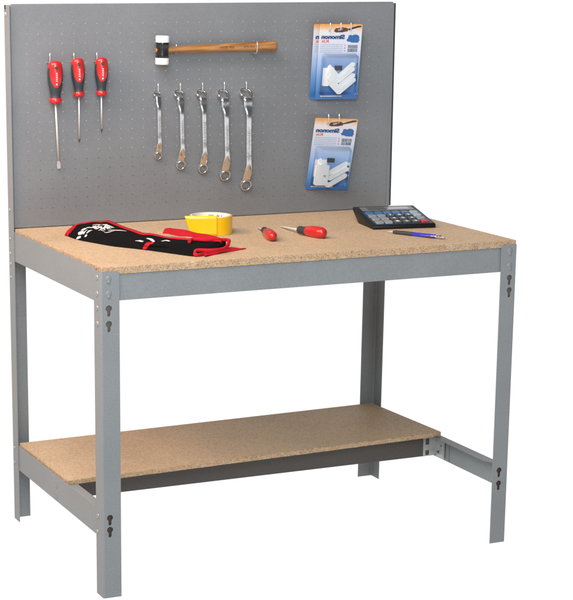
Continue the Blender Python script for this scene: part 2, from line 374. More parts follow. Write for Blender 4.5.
# table top
def slab(name, poly, z0, z1, top, edge):
    g = MB(); n = len(poly); c = .0016
    cx = sum(p[0] for p in poly)/n; cy = sum(p[1] for p in poly)/n
    def ins(p, d): v = Vector((p[0]-cx, p[1]-cy)); return (p[0]-d*(1 if v.x > 0 else -1), p[1]-d*(1 if v.y > 0 else -1))
    def sub(pts, k=60):
        out = []
        for a, b in zip(pts, pts[1:]+pts[:1]):
            for i in range(k): out.append((a[0]+(b[0]-a[0])*i/k, a[1]+(b[1]-a[1])*i/k))
        return out
    pin = sub([ins(p, c) for p in poly]); pou = sub(poly); k = len(pou)
    rough = [random.uniform(-.0009, .0007) for _ in range(k)]
    pou = [ins(p, -q) for p, q in zip(pou, rough)]
    v = [(*p, z1) for p in pin]+[(*p, z1-c*random.uniform(.5, 1.3)) for p in pou]+[(*p, z0) for p in pou]
    g.add(v[:k], [list(range(k))], 0); g.add(v[2*k:], [list(range(k))[::-1]], 0)
    g.add(v, [[i, (i+1) % k, k+(i+1) % k, k+i] for i in range(k)]+[[k+i, k+(i+1) % k, 2*k+(i+1) % k, 2*k+i] for i in range(k)], 1)
    return g.build(name, [top, edge], bench)
slab('tabletop', [(.0052, .0032), (W-.0032, .0032), (W-.0032, .742), (.0052, .742)], ZT-T, ZT, M['chip'], M['chip_edge'])

# frame rails: folded channels under the slab
def rail(name, x0, x1, y0, y1, z0, z1, lip, mat, part=None):
    """folded sheet: an outer face with returns; lip = which side the returns go"""
    g = MB(); t = .0018; ztop = min(z1, .2255) if z1 < .5 else min(z1, .8415)
    if lip in '+y-y':
        s = 1 if lip == '+y' else -1
        a, b = (y0, y0+t) if s > 0 else (y1-t, y1)
        g.box(x0, x1, a, b, z0, z1, .0007)
        a, b = (y0+t, y0+.030) if s > 0 else (y1-.030, y1-t)
        g.box(x0, x1, a, b, z1-t-.0002, z1-.0002); g.box(x0, x1, a, b, z0+.0002, z0+t+.0002)
    else:
        s = 1 if lip == '+x' else -1
        a, b = (x0, x0+t) if s > 0 else (x1-t, x1)
        g.box(a, b, y0, y1, z0, z1, .0007)
        a, b = (x0+t, x0+.032) if s > 0 else (x1-.032, x1-t)
        g.box(a, b, y0, y1, ztop-t-.0002, ztop-.0002); g.box(a, b, y0, y1, z0+.0002, z0+t+.0002)
    return g.build(name, mat, bench)
rail('front_rail', .0050, W-.0050, .0068, .04, .7745, .8415, '+y', M['frame'])
rail('rear_rail', .0050, W-.0050, .70, D-.0040, .7745, .8415, '-y', M['frame'])
rail('side_rail', .0026, .04, .0420, D-.0420, .7695, .8530, '+x', M['frame'])
rail('side_rail', W-.04, W-.0026, .0420, D-.0420, .7695, .8415, '-x', M['frame'])
# lower frame
lr = rail('lower_side_rail', .0026, .04, .0100, D-.0100, .157, .2310, '+x', M['frame'])
for z in (.1996, .1675): MB().box(.0012, .0030, .367, .387, z-.005, z+.005, .0008).build('slot_tab', M['frame'], lr)
# right lower rail: face inward of its lip so that the lip shows from the left
g = MB(); t = .0018
g.box(W-.008, W-.006, .008, D-.02, .155, .2235)
g.prism([(W-.0062, .012), (W-.0062, D-.02), (W-.036, D-.02), (W-.036, .075), (W-.012, .012)], lambda u, v, w: Vector((u, v, .2236+w)), .0018)
g.build('lower_side_rail', M['frame'], bench)
g = MB(); g.box(W-.0100, W-.0085, .30, .40, .157, .2225); g.build('joint_plate', M['frame'], bench)
# lower cross beams
def beam(y0, y1, mat):
    g = MB(); g.box(.036, W-.010, y0, y0+.002, .1625, .2235, .0007); g.box(.036, W-.010, y0+.002, y1, .2215, .2233); g.box(.036, W-.010, y0+.002, y1, .1627, .1645)
    return g.build('shelf_beam', mat, bench)
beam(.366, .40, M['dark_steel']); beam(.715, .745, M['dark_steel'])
# zinc joint bracket where the front beam meets the right rail
g = MB()
H_out = [(0, 0), (.0155, 0), (.0155, .018), (.0065+.015, .018), (.0215, 0), (.046, 0), (.046, .05), (.03, .05), (.03, .034), (.0155, .034), (.0155, .05), (0, .05)]
g.prism(rrect(1.150, .1645, 1.196, .2200, .003), lambda u, v, w: Vector((u, .3645+w, v)), .002, holes=[rrect(1.158, .1665, 1.1705, .181, .002), rrect(1.158, .198, 1.1705, .217, .002)])
g.box(1.1945, 1.1965, .318, .3635, .160, .2205, .0006)
br = g.build('joint_bracket', M['zinc'], bench)
rivets(br, [(1.1945, .332, .199), (1.1945, .350, .176)], '-x', .004, M['hole_dark'])
MB().box(1.1925, 1.1944, .322, .3365, .165, .215, .001).build('bracket_rib', M['zinc'], br)
# lower shelf
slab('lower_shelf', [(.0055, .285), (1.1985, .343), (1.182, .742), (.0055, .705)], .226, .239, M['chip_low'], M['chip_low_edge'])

# perforated back panel: a pressed tray with real holes
YP = .715; PX0, PX1, PZ0 = .0060, W-.0004, .8635
px, pz, nx, nz = .0347, .02698, 33, 20; hx0, hz0 = .0518, .9155
g = MB()
cx0, cx1 = hx0-px/2, hx0+px*(nx-.5); cz0, cz1 = hz0-pz/2, hz0+pz*(nz-.5)
R = .00118; dep = .0022
for i in range(nx):
    for j in range(nz):
        x, z = hx0+i*px, hz0+j*pz
        sq = [(x+px/2*a, z+pz/2*b) for a, b in ((1, 0), (1, 1), (0, 1), (-1, 1), (-1, 0), (-1, -1), (0, -1), (1, -1))]
        cc = [(x+R*math.cos(k*PI/4), z+R*math.sin(k*PI/4)) for k in range(8)]
        v = [(a, YP, b) for a, b in sq]+[(a, YP, b) for a, b in cc]+[(a, YP+dep, b) for a, b in cc]
        g.add(v, [[k, (k+1) % 8, 8+(k+1) % 8, 8+k] for k in range(8)]+[[8+k, 8+(k+1) % 8, 16+(k+1) % 8, 16+k] for k in range(8)])
r = .003
g.add([(PX0+r, YP, PZ0), (cx0, YP, PZ0), (cx0, YP, ZP-r), (PX0+r, YP, ZP-r)], [[0, 1, 2, 3]])
g.add([(cx1, YP, PZ0), (PX1-r, YP, PZ0), (PX1-r, YP, ZP-r), (cx1, YP, ZP-r)], [[0, 1, 2, 3]])
g.add([(cx0, YP, PZ0), (cx1, YP, PZ0), (cx1, YP, cz0), (cx0, YP, cz0)], [[0, 1, 2, 3]])
g.add([(cx0, YP, cz1), (cx1, YP, cz1), (cx1, YP, ZP-r), (cx0, YP, ZP-r)], [[0, 1, 2, 3]])
# rolled edges and returns
for k in range(4):
    a, b = k*PI/8, (k+1)*PI/8
    f0 = (r*math.sin(a), r-r*math.cos(a)); f1 = (r*math.sin(b), r-r*math.cos(b))
    g.add([(PX0+r, YP+f0[1], ZP-r+f0[0]), (PX1-r, YP+f0[1], ZP-r+f0[0]), (PX1-r, YP+f1[1], ZP-r+f1[0]), (PX0+r, YP+f1[1], ZP-r+f1[0])], [[0, 1, 2, 3]])
    for sgn, xx in ((-1, PX0+r), (1, PX1-r)):
        g.add([(xx+sgn*f0[0], YP+f0[1], PZ0), (xx+sgn*f0[0], YP+f0[1], ZP-r), (xx+sgn*f1[0], YP+f1[1], ZP-r), (xx+sgn*f1[0], YP+f1[1], PZ0)], [[0, 1, 2, 3]])
g.add([(PX0+r, YP+r, ZP), (PX1-r, YP+r, ZP), (PX1-r, YP+.032, ZP), (PX0+r, YP+.032, ZP)], [[0, 1, 2, 3]])
for xx in (PX0, PX1): g.add([(xx, YP+r, PZ0), (xx, YP+r, ZP-r), (xx, YP+.032, ZP-r), (xx, YP+.032, PZ0)], [[0, 1, 2, 3]])
panel = g.build('peg_panel', M['panel'], bench, recalc=False)
MB().box(W-.0002, W+.0058, YP+.0006, YP+.0020, .868, ZP-.0035).build('dark_gap_strip', M['charcoal'], panel)  # added dark strip standing in for the dark gap beside the post
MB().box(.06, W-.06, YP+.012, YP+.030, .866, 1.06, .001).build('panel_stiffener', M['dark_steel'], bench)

# ------------------------------------------------------------------ peg hooks
def hook_mesh(x, z0, out, tip):
    """wire from a panel hole, out by `out`, turned up to z0+tip"""
    return [(x, YP+.003, z0), (x, YP-.004, z0), (x, YP-out*.5, z0-.001), (x, YP-out+.005, z0-.001), (x, YP-out+.0015, z0), (x, YP-out, z0+.004), (x+.0003, YP-out-.001, z0+tip*.6), (x-.0006, YP-out-.0015, z0+tip)]
hk0 = MB().tube(hook_mesh(0, 0, .026, .026), .0016, 8).build('peg_hook', M['wire'], base=(0, 0, 0))
hooks_group = 'wire hooks in the perforated panel'
def hook(x, z, label, first=[True], sy=1.):
    o = hk0 if first[0] else hk0.copy()
    if not first[0]: COL.objects.link(o)
    first[0] = False
    o.location = (x, YP-YP*sy, z); o.scale = (1, sy, 1.3 if sy > 1 else 1)
    tag(o, label, 'hook', hooks_group); return o
hook(.110, 1.3235, 'thin wire hook holding the longest, leftmost hanging screwdriver')
hook(.180, 1.3235, 'thin wire hook holding the middle hanging screwdriver')
hook(.2485, 1.3235, 'thin wire hook holding the shortest hanging screwdriver, nearest the mallet')
for x, nm in zip((.4335, .5020, .5715, .6405, .7105), ('smallest spanner at the left end of the row', 'second smallest of the five spanners', 'middle one of the five spanners', 'second largest of the five spanners', 'largest spanner at the right end of the row')):
    hook(x, 1.2335, 'thin wire hook carrying the '+nm)
hook(.7337, 1.3405, 'thin wire hook round the thick end of the mallet handle', sy=1.80)
hook(.4895, 1.3430, 'thin wire hook under the mallet handle beside its head')

# ------------------------------------------------------------------ hanging screwdrivers
def screwdriver(label, top, bot, tip, R, sr, flat_tip, group, up_v=None, hang=True):
    top, bot, tip = Vector(top), Vector(bot), Vector(tip)
    base = tip if hang else (top+bot)/2
    rd = thing('screwdriver', label, 'screwdriver', base, group)
    ax = (bot-top); Ln = ax.length; ax.normalize()
    fr = frame(top, ax, up_v if up_v is not None else (1, 0, 0))
    pr = [(.0002, 0), (R*.45, .0006), (R*.72, .003), (R*.86, .008), (R*.93, .016), (R*.99, Ln*.26), (R, Ln*.38), (R*.93, Ln*.52), (R*.78, Ln*.66), (R*.66, Ln*.76), (R*.64, Ln*.81), (R*.70, Ln*.86)]
    pr0 = pr; pr = []
    for (r0, q0), (r1, q1) in zip(pr0, pr0[1:]):
        kq = max(1, int((q1-q0)/Ln*70))
        pr += [(r0+(r1-r0)*i/kq, q0+(q1-q0)*i/kq) for i in range(kq)]
    pr.append(pr0[-1])
    seg = 96
    g = MB(); g.lathe(pr, fr, seg)
    # moulded colour zones: red cap and front window, charcoal soft grip round the flanks
    nr = len(pr)
    for fi in range(len(g.f)):
        i, k = divmod(fi, seg)
        h = (pr[i][1]+pr[i+1][1])/2/Ln
        a = ((k+.5)/seg*2*PI)
        d = abs(((a-A_FRONT+PI) % (2*PI))-PI)
        lim = 9 if h < .16 else (1.0*math.sqrt(max(0, 1-((h-.20)/.42)**2)) if h < .62 else 0)
        g.m[fi] = 0 if d < lim else 1
    h_ = g.build('handle', [M['red'], M['charcoal']], rd, base)
    MB().lathe([(R*.69, Ln*.86), (R*.78, Ln*.88), (R*.82, Ln*.93), (R*.78, Ln*.975), (R*.45, Ln), (.0002, Ln)], fr, seg).build('collar', M['red'], rd, base)
    # hanging hole and white lettering on the front window
    fn = Vector((math.cos(A_FRONT), math.sin(A_FRONT), 0))
    def surf(u, v):            # u across, v along from top (metres)
        h = v; rr = pr[-1][0]
        for (r0, h0), (r1, h1) in zip(pr, pr[1:]):
            if h0 <= h <= h1: rr = r0+(r1-r0)*(h-h0)/(h1-h0); break
        a = A_FRONT+u/rr
        return fr @ Vector(((rr+.0004)*math.cos(a), (rr+.0004)*math.sin(a), h))
    if hang:
        g = MB(); c = [surf(.0055*math.cos(a*PI/7), Ln*.155+.0055*math.sin(a*PI/7)) for a in range(14)]; g.add(c, [list(range(14))])
        g.build('hanging_hole', M['hole_dark'], rd, base, recalc=False)
        g = MB()
        n = 6
        for q in range(5):     # a line of small white print running down the window
            v0 = Ln*(.27+q*.045); wv = Ln*.034
            for a, b in (((-.0018, v0), (.0026, v0+wv*.45)), ((-.0018, v0+wv*.45), (-.0004, v0+wv*.8))):
                g.add([surf(a[0], a[1]), surf(b[0], a[1]), surf(b[0], b[1]), surf(a[0], b[1])], [[0, 1, 2, 3]])
        v0 = Ln*.515
        g.add([surf(-.0016, v0), surf(.0020, v0), surf(.0020, v0+.0045), surf(-.0016, v0+.0045)], [[0, 1, 2, 3]])
        g.build('print', M['white_mark'], rd, base, recalc=False)
    sd = (tip-bot).normalized(); sl = (tip-bot).length
    if flat_tip:
        g = MB(); g.tube([bot-sd*.004, bot+sd*(sl-.022)], sr, 14)
        side = Vector((1, 0, 0)); side = (side-sd*side.dot(sd)).normalized(); nn = sd.cross(side)
        a, b = bot+sd*(sl-.022), tip
        v = [a+side*sr*.9*x+nn*sr*.9*y for x in (-1, 1) for y in (-1, 1)]+[bot+sd*(sl-.010)+side*sr*1.7*x+nn*sr*.4*y for x in (-1, 1) for y in (-1, 1)]+[b+side*sr*1.55*x+nn*sr*.15*y for x in (-1, 1) for y in (-1, 1)]
        for o in (0, 4): g.add(v, [[o, o+1, o+5, o+4], [o+2, o+6, o+7, o+3], [o, o+4, o+6, o+2], [o+1, o+3, o+7, o+5]])
        g.add(v, [[8, 9, 11, 10]]); g.build('shaft', M['shaft'], rd, base)
    else:
        sh = MB().tube([bot-sd*.004, bot+sd*(sl-.011)], sr, 14).build('shaft', M['shaft'], rd, base)
        MB().tube([bot+sd*(sl-.011), bot+sd*(sl-.005), tip], [sr, sr*.85, sr*.25], 8).build('tip', M['dark_tip'], rd, base)
    return rd
A_FRONT = 0
FSIGN = 1
def hang_front(top, bot):
    fr = frame(top, Vector(bot)-Vector(top), (1, 0, 0)); d = fr.to_3x3().inverted() @ Vector((.10, -1, .1)); return math.atan2(d.y, d.x)+.22*FSIGN
SDG = 'red and charcoal screwdrivers hanging on the panel'
for (tx, tz, bx, bz, px_, pz_, R_, s_, ft, lb) in (
        (.1251, 1.328, .1255, 1.2098, .1373, 1.0267, .0215, .0031, True, 'longest red screwdriver with a flat blade, hanging leftmost on the panel'),
        (.1912, 1.3349, .1948, 1.227, .1993, 1.0995, .0192, .0027, False, 'mid length red screwdriver hanging between two others on the panel'),
        (.2623, 1.3354, .2619, 1.2282, .2667, 1.1248, .0190, .0025, False, 'shortest red screwdriver hanging on the panel, the one nearest the mallet')):
    tp, bt = (tx, YP-.026, tz), (bx, YP-.024, bz)
    A_FRONT = hang_front(tp, bt)
    screwdriver(lb, tp, bt, (px_, YP-.010, pz_), R_, s_, ft, SDG)

# ------------------------------------------------------------------ mallet
ham = thing('mallet', 'soft faced mallet with white caps, black head and wooden handle hanging on the panel', 'mallet', (.4448, YP-.030, 1.3525))
HB = Vector((.4448, YP-.030, 1.3525)); tilt = frame(HB, (.02, 0, 1), (1, 0, 0)); hr = .0185
MB().lathe([(.0002, -.0215), (hr, -.0215), (hr*1.02, -.020), (hr*.97, -.012), (hr*.97, .012), (hr*1.02, .020), (hr, .0215), (.0002, .0215)], tilt, 36).build('head', M['black_paint'], ham, HB, smooth_angle=40)
for s in (-1, 1):
    MB().lathe([(.0002, s*.0218), (hr*1.04, s*.0218), (hr*1.05, s*.024), (hr*1.05, s*.037), (hr*.99, s*.0398), (hr*.9, s*.0405), (.0002, s*.0405)], tilt, 36).build('cap', M['nylon'], ham, HB, smooth_angle=40)
h0, h1 = Vector((.4600, YP-.030, 1.3530)), Vector((.8023, YP-.030, 1.3592)); hd = (h1-h0); hl = hd.length; hd.normalize()
g = MB(); pr = [(.0088, 0), (.0090, .02), (.0108, .05), (.0118, .10), (.0122, .16), (.0126, .22), (.0136, .27), (.0150, .31), (.0158, hl-.012), (.0152, hl-.003), (.0130, hl), (.0002, hl)]
g.lathe(pr, frame(h0, hd, (0, 0, 1)), 24, sx=1.0, sy=.78); hnd = g.build('handle', M['handle_wood'], ham, HB)
MB().lathe([(.0062, 0), (.0062, .0022), (.0002, .0022)], frame(HB+Vector((-hr*.99, 0, 0)), (-1, -.25, 0)), 18).build('handle_end', M['handle_wood'], ham, HB)
g = MB()
def on_handle(u, v):
    rr = .0124
    for (r0, a0), (r1, a1) in zip(pr, pr[1:]):
        if a0 <= u <= a1: rr = r0+(r1-r0)*(u-a0)/(a1-a0); break
    p = h0+hd*u; a = v/rr
    return p+Vector((0, -rr*.78*math.cos(a)-.0004, rr*math.sin(a)))
for (u0, n, st) in ((.160, 6, .0042), (.190, 4, .0040), (.236, 4, .0044), (.256, 4, .0040)):
    if u0 == .236:
        g.build('brand_mark', M['burn'], ham, HB, recalc=False); g = MB()
    for q in range(n):
        u = u0+q*st; hgt = random.choice((.0060, .0075, .0068)); w_ = .0015
        for a in ([(u, -.002, u+w_, -.002+hgt)] + ([(u, -.002+hgt*.7, u+st*.6, -.002+hgt)] if random.random() < .6 else []) + ([(u, -.002, u+st*.6, -.0008)] if random.random() < .5 else [])):
            g.add([on_handle(a[0], a[1]), on_handle(a[2], a[1]), on_handle(a[2], a[3]), on_handle(a[0], a[3])], [[0, 1, 2, 3]])
g.build('brand_mark', M['burn'], ham, HB, recalc=False)

# ------------------------------------------------------------------ ring spanners
def spanner(label, et, eb, rt_, rb_, w, thick):
    yb = YP-.011
    et, eb = Vector((et[0], yb, et[1])), Vector((eb[0], yb, eb[1])); base = eb.copy()
    rd = thing('ring_spanner', label, 'spanner', base, 'double ended ring spanners hanging in a row')
    ax = (eb-et).normalized(); Ln = (eb-et).length; side = Vector((1, 0, 0)); side = (side-ax*side.dot(ax)).normalized()
    out = Vector((0, -1, 0)); TL = {1: math.radians(46), -1: math.radians(20)}
    for (c, s, R_) in ((et, 1, rt_), (eb, -1, rb_)):
        d = ax*s; tl = TL[s]                 # from ring towards shank
        nrm = (out*math.cos(tl)-d*math.sin(tl)).normalized(); ring_d = (d*math.cos(tl)+out*math.sin(tl)).normalized()
        hgt = R_*.30
        pr = [(R_*.82, -hgt), (R_*.95, -hgt), (R_, -hgt*.8), (R_, hgt*.8), (R_*.95, hgt), (R_*.82, hgt)]
        fr = frame(c, nrm, side); seg = 36
        g = MB(); vs = []; inner = []
        g.lathe(pr, fr, seg)
        # twelve point socket wall
        v = []
        for h in (-hgt, hgt):
            for k in range(seg):
                a = 2*PI*k/seg; rr = R_*(.82 if k % 3 else .77); v.append(fr @ Vector((R_*.82*math.cos(a), R_*.82*math.sin(a), h)))
        w_ = []
        for h in (-hgt*.9, hgt*.9):
            for k in range(seg):
                a = 2*PI*k/seg; rr = R_*(.80 if k % 3 else .75); w_.append(fr @ Vector((rr*math.cos(a), rr*math.sin(a), h)))
        allv = v+w_; n = seg; fs = []
        for k in range(n):
            k2 = (k+1) % n
            fs += [[k, k2, 2*n+k2, 2*n+k], [n+k, 3*n+k, 3*n+k2, n+k2], [2*n+k, 2*n+k2, 3*n+k2, 3*n+k]]
        g.add(allv, fs)
        g.build('ring', M['chrome'], rd, base, smooth_angle=35)
    # shank and cranked necks: one flattened bar swept between the rings
    pts, rw, rh = [], [], []
    def neck(c, s, R_):
        d = ax*s; tl = TL[s]; ring_d = (d*math.cos(tl)+out*math.sin(tl)).normalized()
        p0 = c+ring_d*R_*.93
        p1 = c+ring_d*R_*1.20
        e_ = (et+out*(rt_*1.28*math.sin(TL[1])+.004))
        lev = (e_-et).dot(out)
        k_ = 1 if s > 0 else 1.15
        p2 = c+d*(R_*1.25+.014*k_*thick)+out*(lev*.80)
        p3 = c+d*(R_*1.25+.034*k_*thick)+out*lev
        return [(p0, R_*.70, R_*.26), (p1, R_*.74, R_*.24), (p2, w*1.45, w*.50), (p3, w*.95, w*.52)]
    a = neck(et, 1, rt_); b = neck(eb, -1, rb_)[::-1]
    mid = [(a[-1][0].lerp(b[0][0], f), w*.92, w*.48) for f in (.25, .5, .75)]
    prof = a+mid+b
    # densify with Catmull-Rom
    dense = []
    for i in range(len(prof)-1):
        P = [prof[max(0, min(len(prof)-1, i+k))] for k in (-1, 0, 1, 2)]
        for q in range(5):
            f = q/5
            p = .5*((2*P[1][0])+(P[2][0]-P[0][0])*f+(2*P[0][0]-5*P[1][0]+4*P[2][0]-P[3][0])*f*f+(P[1][0]*3-P[0][0]-P[2][0]*3+P[3][0])*f**3)
            dense.append((p, P[1][1]+(P[2][1]-P[1][1])*f, P[1][2]+(P[2][2]-P[1][2])*f))
    dense.append(prof[-1])
    g = MB(); seg = 16; vs = []
    for i, (p, a_, b_) in enumerate(dense):
        t_ = (dense[min(i+1, len(dense)-1)][0]-dense[max(i-1, 0)][0]).normalized(); nn = side.cross(t_).normalized()
        for k in range(seg):
            q = 2*PI*k/seg; cs, sn = math.cos(q), math.sin(q)
            e = .92
            vs.append(p+side*(a_*abs(cs)**e*(1 if cs > 0 else -1))+nn*(b_*abs(sn)**e*(1 if sn > 0 else -1)))
    n = len(dense)
    g.add(vs, [[i*seg+k, i*seg+(k+1) % seg, (i+1)*seg+(k+1) % seg, (i+1)*seg+k] for i in range(n-1) for k in range(seg)], 0, True)
    g.add(vs[:seg], [list(range(seg))]); g.add(vs[-seg:], [list(range(seg))])
    sh = g.build('shank', M['chrome'], rd, base, smooth_angle=50)
    # recessed stamping along the shank
    g = MB(); c = (a[-1][0]+b[0][0])/2
    for q in range(9):
        zz = (q-4)*.0062; h_ = random.uniform(.0022, .0042)
        p = c+ax*zz+out*(w*.48+.0002); sg = w*.20
        g.add([p-side*sg-ax*h_/2, p+side*sg*random.uniform(.1, 1)-ax*h_/2, p+side*sg+ax*h_/2, p-side*sg*random.uniform(.2, 1)+ax*h_/2], [[0, 1, 2, 3]])
    g.build('stamping', M['rivet'], sh, base, recalc=False)
ET = ((.4364, 1.2264), (.5043, 1.2248), (.5742, 1.2236), (.6435, 1.2201), (.7162, 1.2212))
EB = ((.4390, 1.0525), (.5095, 1.0225), (.5794, 1.0092), (.6502, .9868), (.7181, .9550))
RT = (.0110, .0150, .0155, .0180, .0195); RB = (.0120, .0145, .0150, .0170, .0175)
WW = (.0062, .0072, .0075, .0084, .0092)
LBS = ('smallest shiny ring spanner, at the screwdriver end of the row', 'second smallest shiny ring spanner in the row under the mallet', 'middle one of five shiny ring spanners in the row', 'second largest shiny ring spanner, beside the longest one', 'longest and largest shiny ring spanner, at the packet end of the row')
for a, b, c, d, e, f in zip(ET, EB, RT, RB, WW, LBS): spanner(f, a, b, c, d, e, .7+.35*(c-.011)/.0085)

# ------------------------------------------------------------------ hanging packs
def pack(label, TL, TR, BR, BL, seed):
    TL, TR, BR, BL = map(Vector, (TL, TR, BR, BL))
    tc_ = (TL+TR)/2; ex = (TR-TL).normalized(); ey = (tc_-(BL+BR)/2); H = ey.length; ey.normalize()
    ey = (ey-ex*ey.dot(ex)).normalized(); ez = ex.cross(ey)
    rd = thing('hook_packet', label, 'packet', (0, 0, 0), 'packets of white plastic hooks on the panel')
    mt = Matrix((ex, ey, ez)).transposed().to_4x4(); mt.translation = tc_; rd.matrix_world = mt
    Wd = (TR-TL).length; k = H/.222; kx = Wd/.145
    rng = random.Random(seed)
    def bd(g, name, mat, par=rd, **kw): return g.build(name, mat, par, (0, 0, 0), **kw)
    P = lambda x, y, z=0.: Vector(((x-72.5)*.001*kx, -y*.001*k, z))      # card millimetres from the top left corner
    g = MB(); slot = [(a/1000*kx, b/1000*k) for a, b in rrect(-21, -22, 25, -12, 4.5)]
    g.prism(rrect(-Wd/2, -H, Wd/2, 0, .004), lambda u, v, w: Vector((u, v, w-.0006)), .0008, holes=[slot])
    bd(g, 'card', M['card'])
    # printed marks; the photograph shows them mirror reversed
    def patch(g, pts, mi=0, z=.0002): g.add([P(x, y, z) for x, y in pts], [list(range(len(pts)))], mi)
    g = MB(); text_on(g, 'Simonon', lambda u, v: P(7+u, 43-v, .0002), 80, 12.5, mirror=True, thick=.055); bd(g, 'brand_lettering', M['blue_ink'], recalc=False)
    g = MB(); text_on(g, 'Kit', lambda u, v: P(8+u, 54-v, .0002), 25, 8, mirror=True, thick=.03)
    bd(g, 'red_lettering', M['red_ink'], recalc=False); g = MB()
    for yy in (60, 68, 76): patch(g, [(88, yy), (91, yy), (91, yy+4), (88, yy+4)])
    bd(g, 'bullet_marks', M['red_ink'], recalc=False)
    g = MB()
    for yy in (59, 64.5, 70, 75.5, 81):
        x = 6
        while x < 80:
            w_ = rng.uniform(3, 9); patch(g, [(x, yy), (min(x+w_, 82), yy), (min(x+w_, 82), yy+1.5), (x, yy+1.5)]); x += w_+1.4
    bd(g, 'small_print', M['grey_ink'], recalc=False)
    g = MB()
    for rr in range(2):
        x = 100
        while x < 133:
            w_ = rng.uniform(.6, 2.0); patch(g, [(x, 61+rr*11), (x+w_, 61+rr*11), (x+w_, 71+rr*10.5), (x, 71+rr*10.5)]); x += w_+rng.uniform(.7, 1.6)
    bd(g, 'barcode', M['ink'], recalc=False)
    g = MB(); g.add([P(x, y, .0002) for x, y in ((100, 33), (107, 31), (112, 33), (120, 30), (130, 31), (137, 36), (136, 42), (139, 47), (134, 51), (136, 54), (112, 54), (104, 51), (97, 51), (93, 46), (98, 42))], [list(range(15))]); bd(g, 'product_icon', M['icon_ink'], recalc=False)
    # pictured tool over the hang slot
    g = MB(); g.add([P(x, y, .0003) for x, y in ((48, 21), (52, 15), (66, 11), (78, 9.5), (92, 11), (96, 15), (92, 20), (80, 23.5), (56, 24.5))], [list(range(9))])
    g.add([P(x, y, .0003) for x, y in ((96, 14), (112, 9), (128, 4.5), (140, 4), (142, 8), (130, 10), (112, 14.5), (97, 17))], [list(range(8))], 1)
    g.add([P(x, y, .0005) for x, y in ((60, 17), (70, 13), (80, 13), (74, 17), (64, 20))], [list(range(5))], 2)
    bd(g, 'tool_picture', [M['burn'], M['ink'], M['grey_ink']], recalc=False)
    g = MB(); x = 18
    while x < 92:
        w_ = rng.uniform(1.5, 4); patch(g, [(x, 211), (x+w_, 211), (x+w_, 214), (x, 214)]); x += w_+.9
    bd(g, 'foot_print', M['white_mark'], recalc=False)
    # white plastic hooks under a clear blister
    g = MB(); g.prism([p for p in rrect(20, 128, 60, 182, 3)], lambda u, v, w: P(u, v, .0015+w), .0022, bev=.0004); bd(g, 'hook_plate', M['nylon'], label='flat white plate')
    g = MB(); g.prism(rrect(58, 122, 84, 135, 1), lambda u, v, w: P(u, v, .0030+w), .0008); bd(g, 'insert_label', M['key_dark'], label='small dark label')
    n = 4 if seed != 2 else 3
    for q in range(n):
        dx, dy = rng.uniform(-3, 3), q*(16 if seed != 2 else 21)+rng.uniform(-2, 2)
        sl = rng.uniform(-3, 3)
        vpts = [(34, 124), (41, 119), (71, 147), (116, 114+sl), (125, 116+sl), (126, 124+sl), (76, 160), (66, 160), (34, 132)]
        if seed == 2: vpts = [(26, 126), (36, 122), (70, 158), (122, 128+sl), (130, 132+sl), (128, 141+sl), (74, 172), (62, 171), (34, 142)]
        g = MB(); g.prism([(x+dx, y+dy-(4 if q else 0)) for x, y in vpts], lambda u, v, w: P(u, v, .0040+q*.0044+w), .0020, bev=.0012)
        bd(g, 'plastic_hook', M['nylon'], label='white angled plastic hook')
    if seed == 2:
        g = MB(); g.prism(rrect(16, 140, 62, 204, 6), lambda u, v, w: P(u, v, .0165+w), .0022, bev=.0006, holes=[rrect(44, 172, 54, 188, 2)]); bd(g, 'plastic_hook', M['nylon'], label='white plate shaped hook')
    bx0, by0, bx1, by1 = 14, 86, 132, 208
    g = MB(); o = rrect(bx0, by0, bx1, by1, 6); i_ = rrect(bx0+4, by0+4, bx1-4, by1-4, 5); nn = len(o)
    v = [P(x, y, .0003) for x, y in o]+[P(x, y, .0225) for x, y in i_]
    g.add(v, [[a, (a+1) % nn, nn+(a+1) % nn, nn+a] for a in range(nn)]+[[nn+a for a in range(nn)]])
    bd(g, 'blister', M['blister'], smooth_angle=30)
    return rd
o1 = .046; o2 = .026
pack('printed packet of white plastic hooks hanging in front, higher on the panel', (.9400, YP-.042, 1.4210), (1.0810, YP-.042, 1.4185), (1.0866, YP-.024, 1.1973), (.9358, YP-.024, 1.2008), 1)
pack('printed packet of hooks mostly hidden behind the upper front packet', (.9317, YP-.020, 1.4202), (1.0919-.008, YP-.020, 1.4177), (1.0976-.010, YP-.004, 1.1945), (.9321, YP-.004, 1.2004), 3)
pack('printed packet of white plastic hooks hanging alone, lower on the panel', (.9312, YP-.040, 1.1477), (1.0739, YP-.040, 1.1392), (1.0726, YP-.006, .9234), (.9234, YP-.006, .9303), 2)
def double_hook(xs, z, label, out, tip):
    b = Vector(((xs[0]+xs[-1])/2, YP, z)); g = MB()
    for x in xs: g.tube(hook_mesh(x, z, out, tip), .0016, 8)
    g.tube([(xs[0], YP-.0065, z-.0006), (xs[-1], YP-.0065, z-.0006)], .0014, 8)
    g.build('double_peg_hook', M['wire'], base=b, label=label, cat='hook', group='double wire hooks holding the packets')
double_hook((.9685, 1.0035, 1.0370), 1.4030, 'three pronged wire hook carrying the two upper packets', .052, .0225)
double_hook((.9690, 1.0045), 1.1310, 'two pronged wire hook carrying the lower packet', .050, .0285)

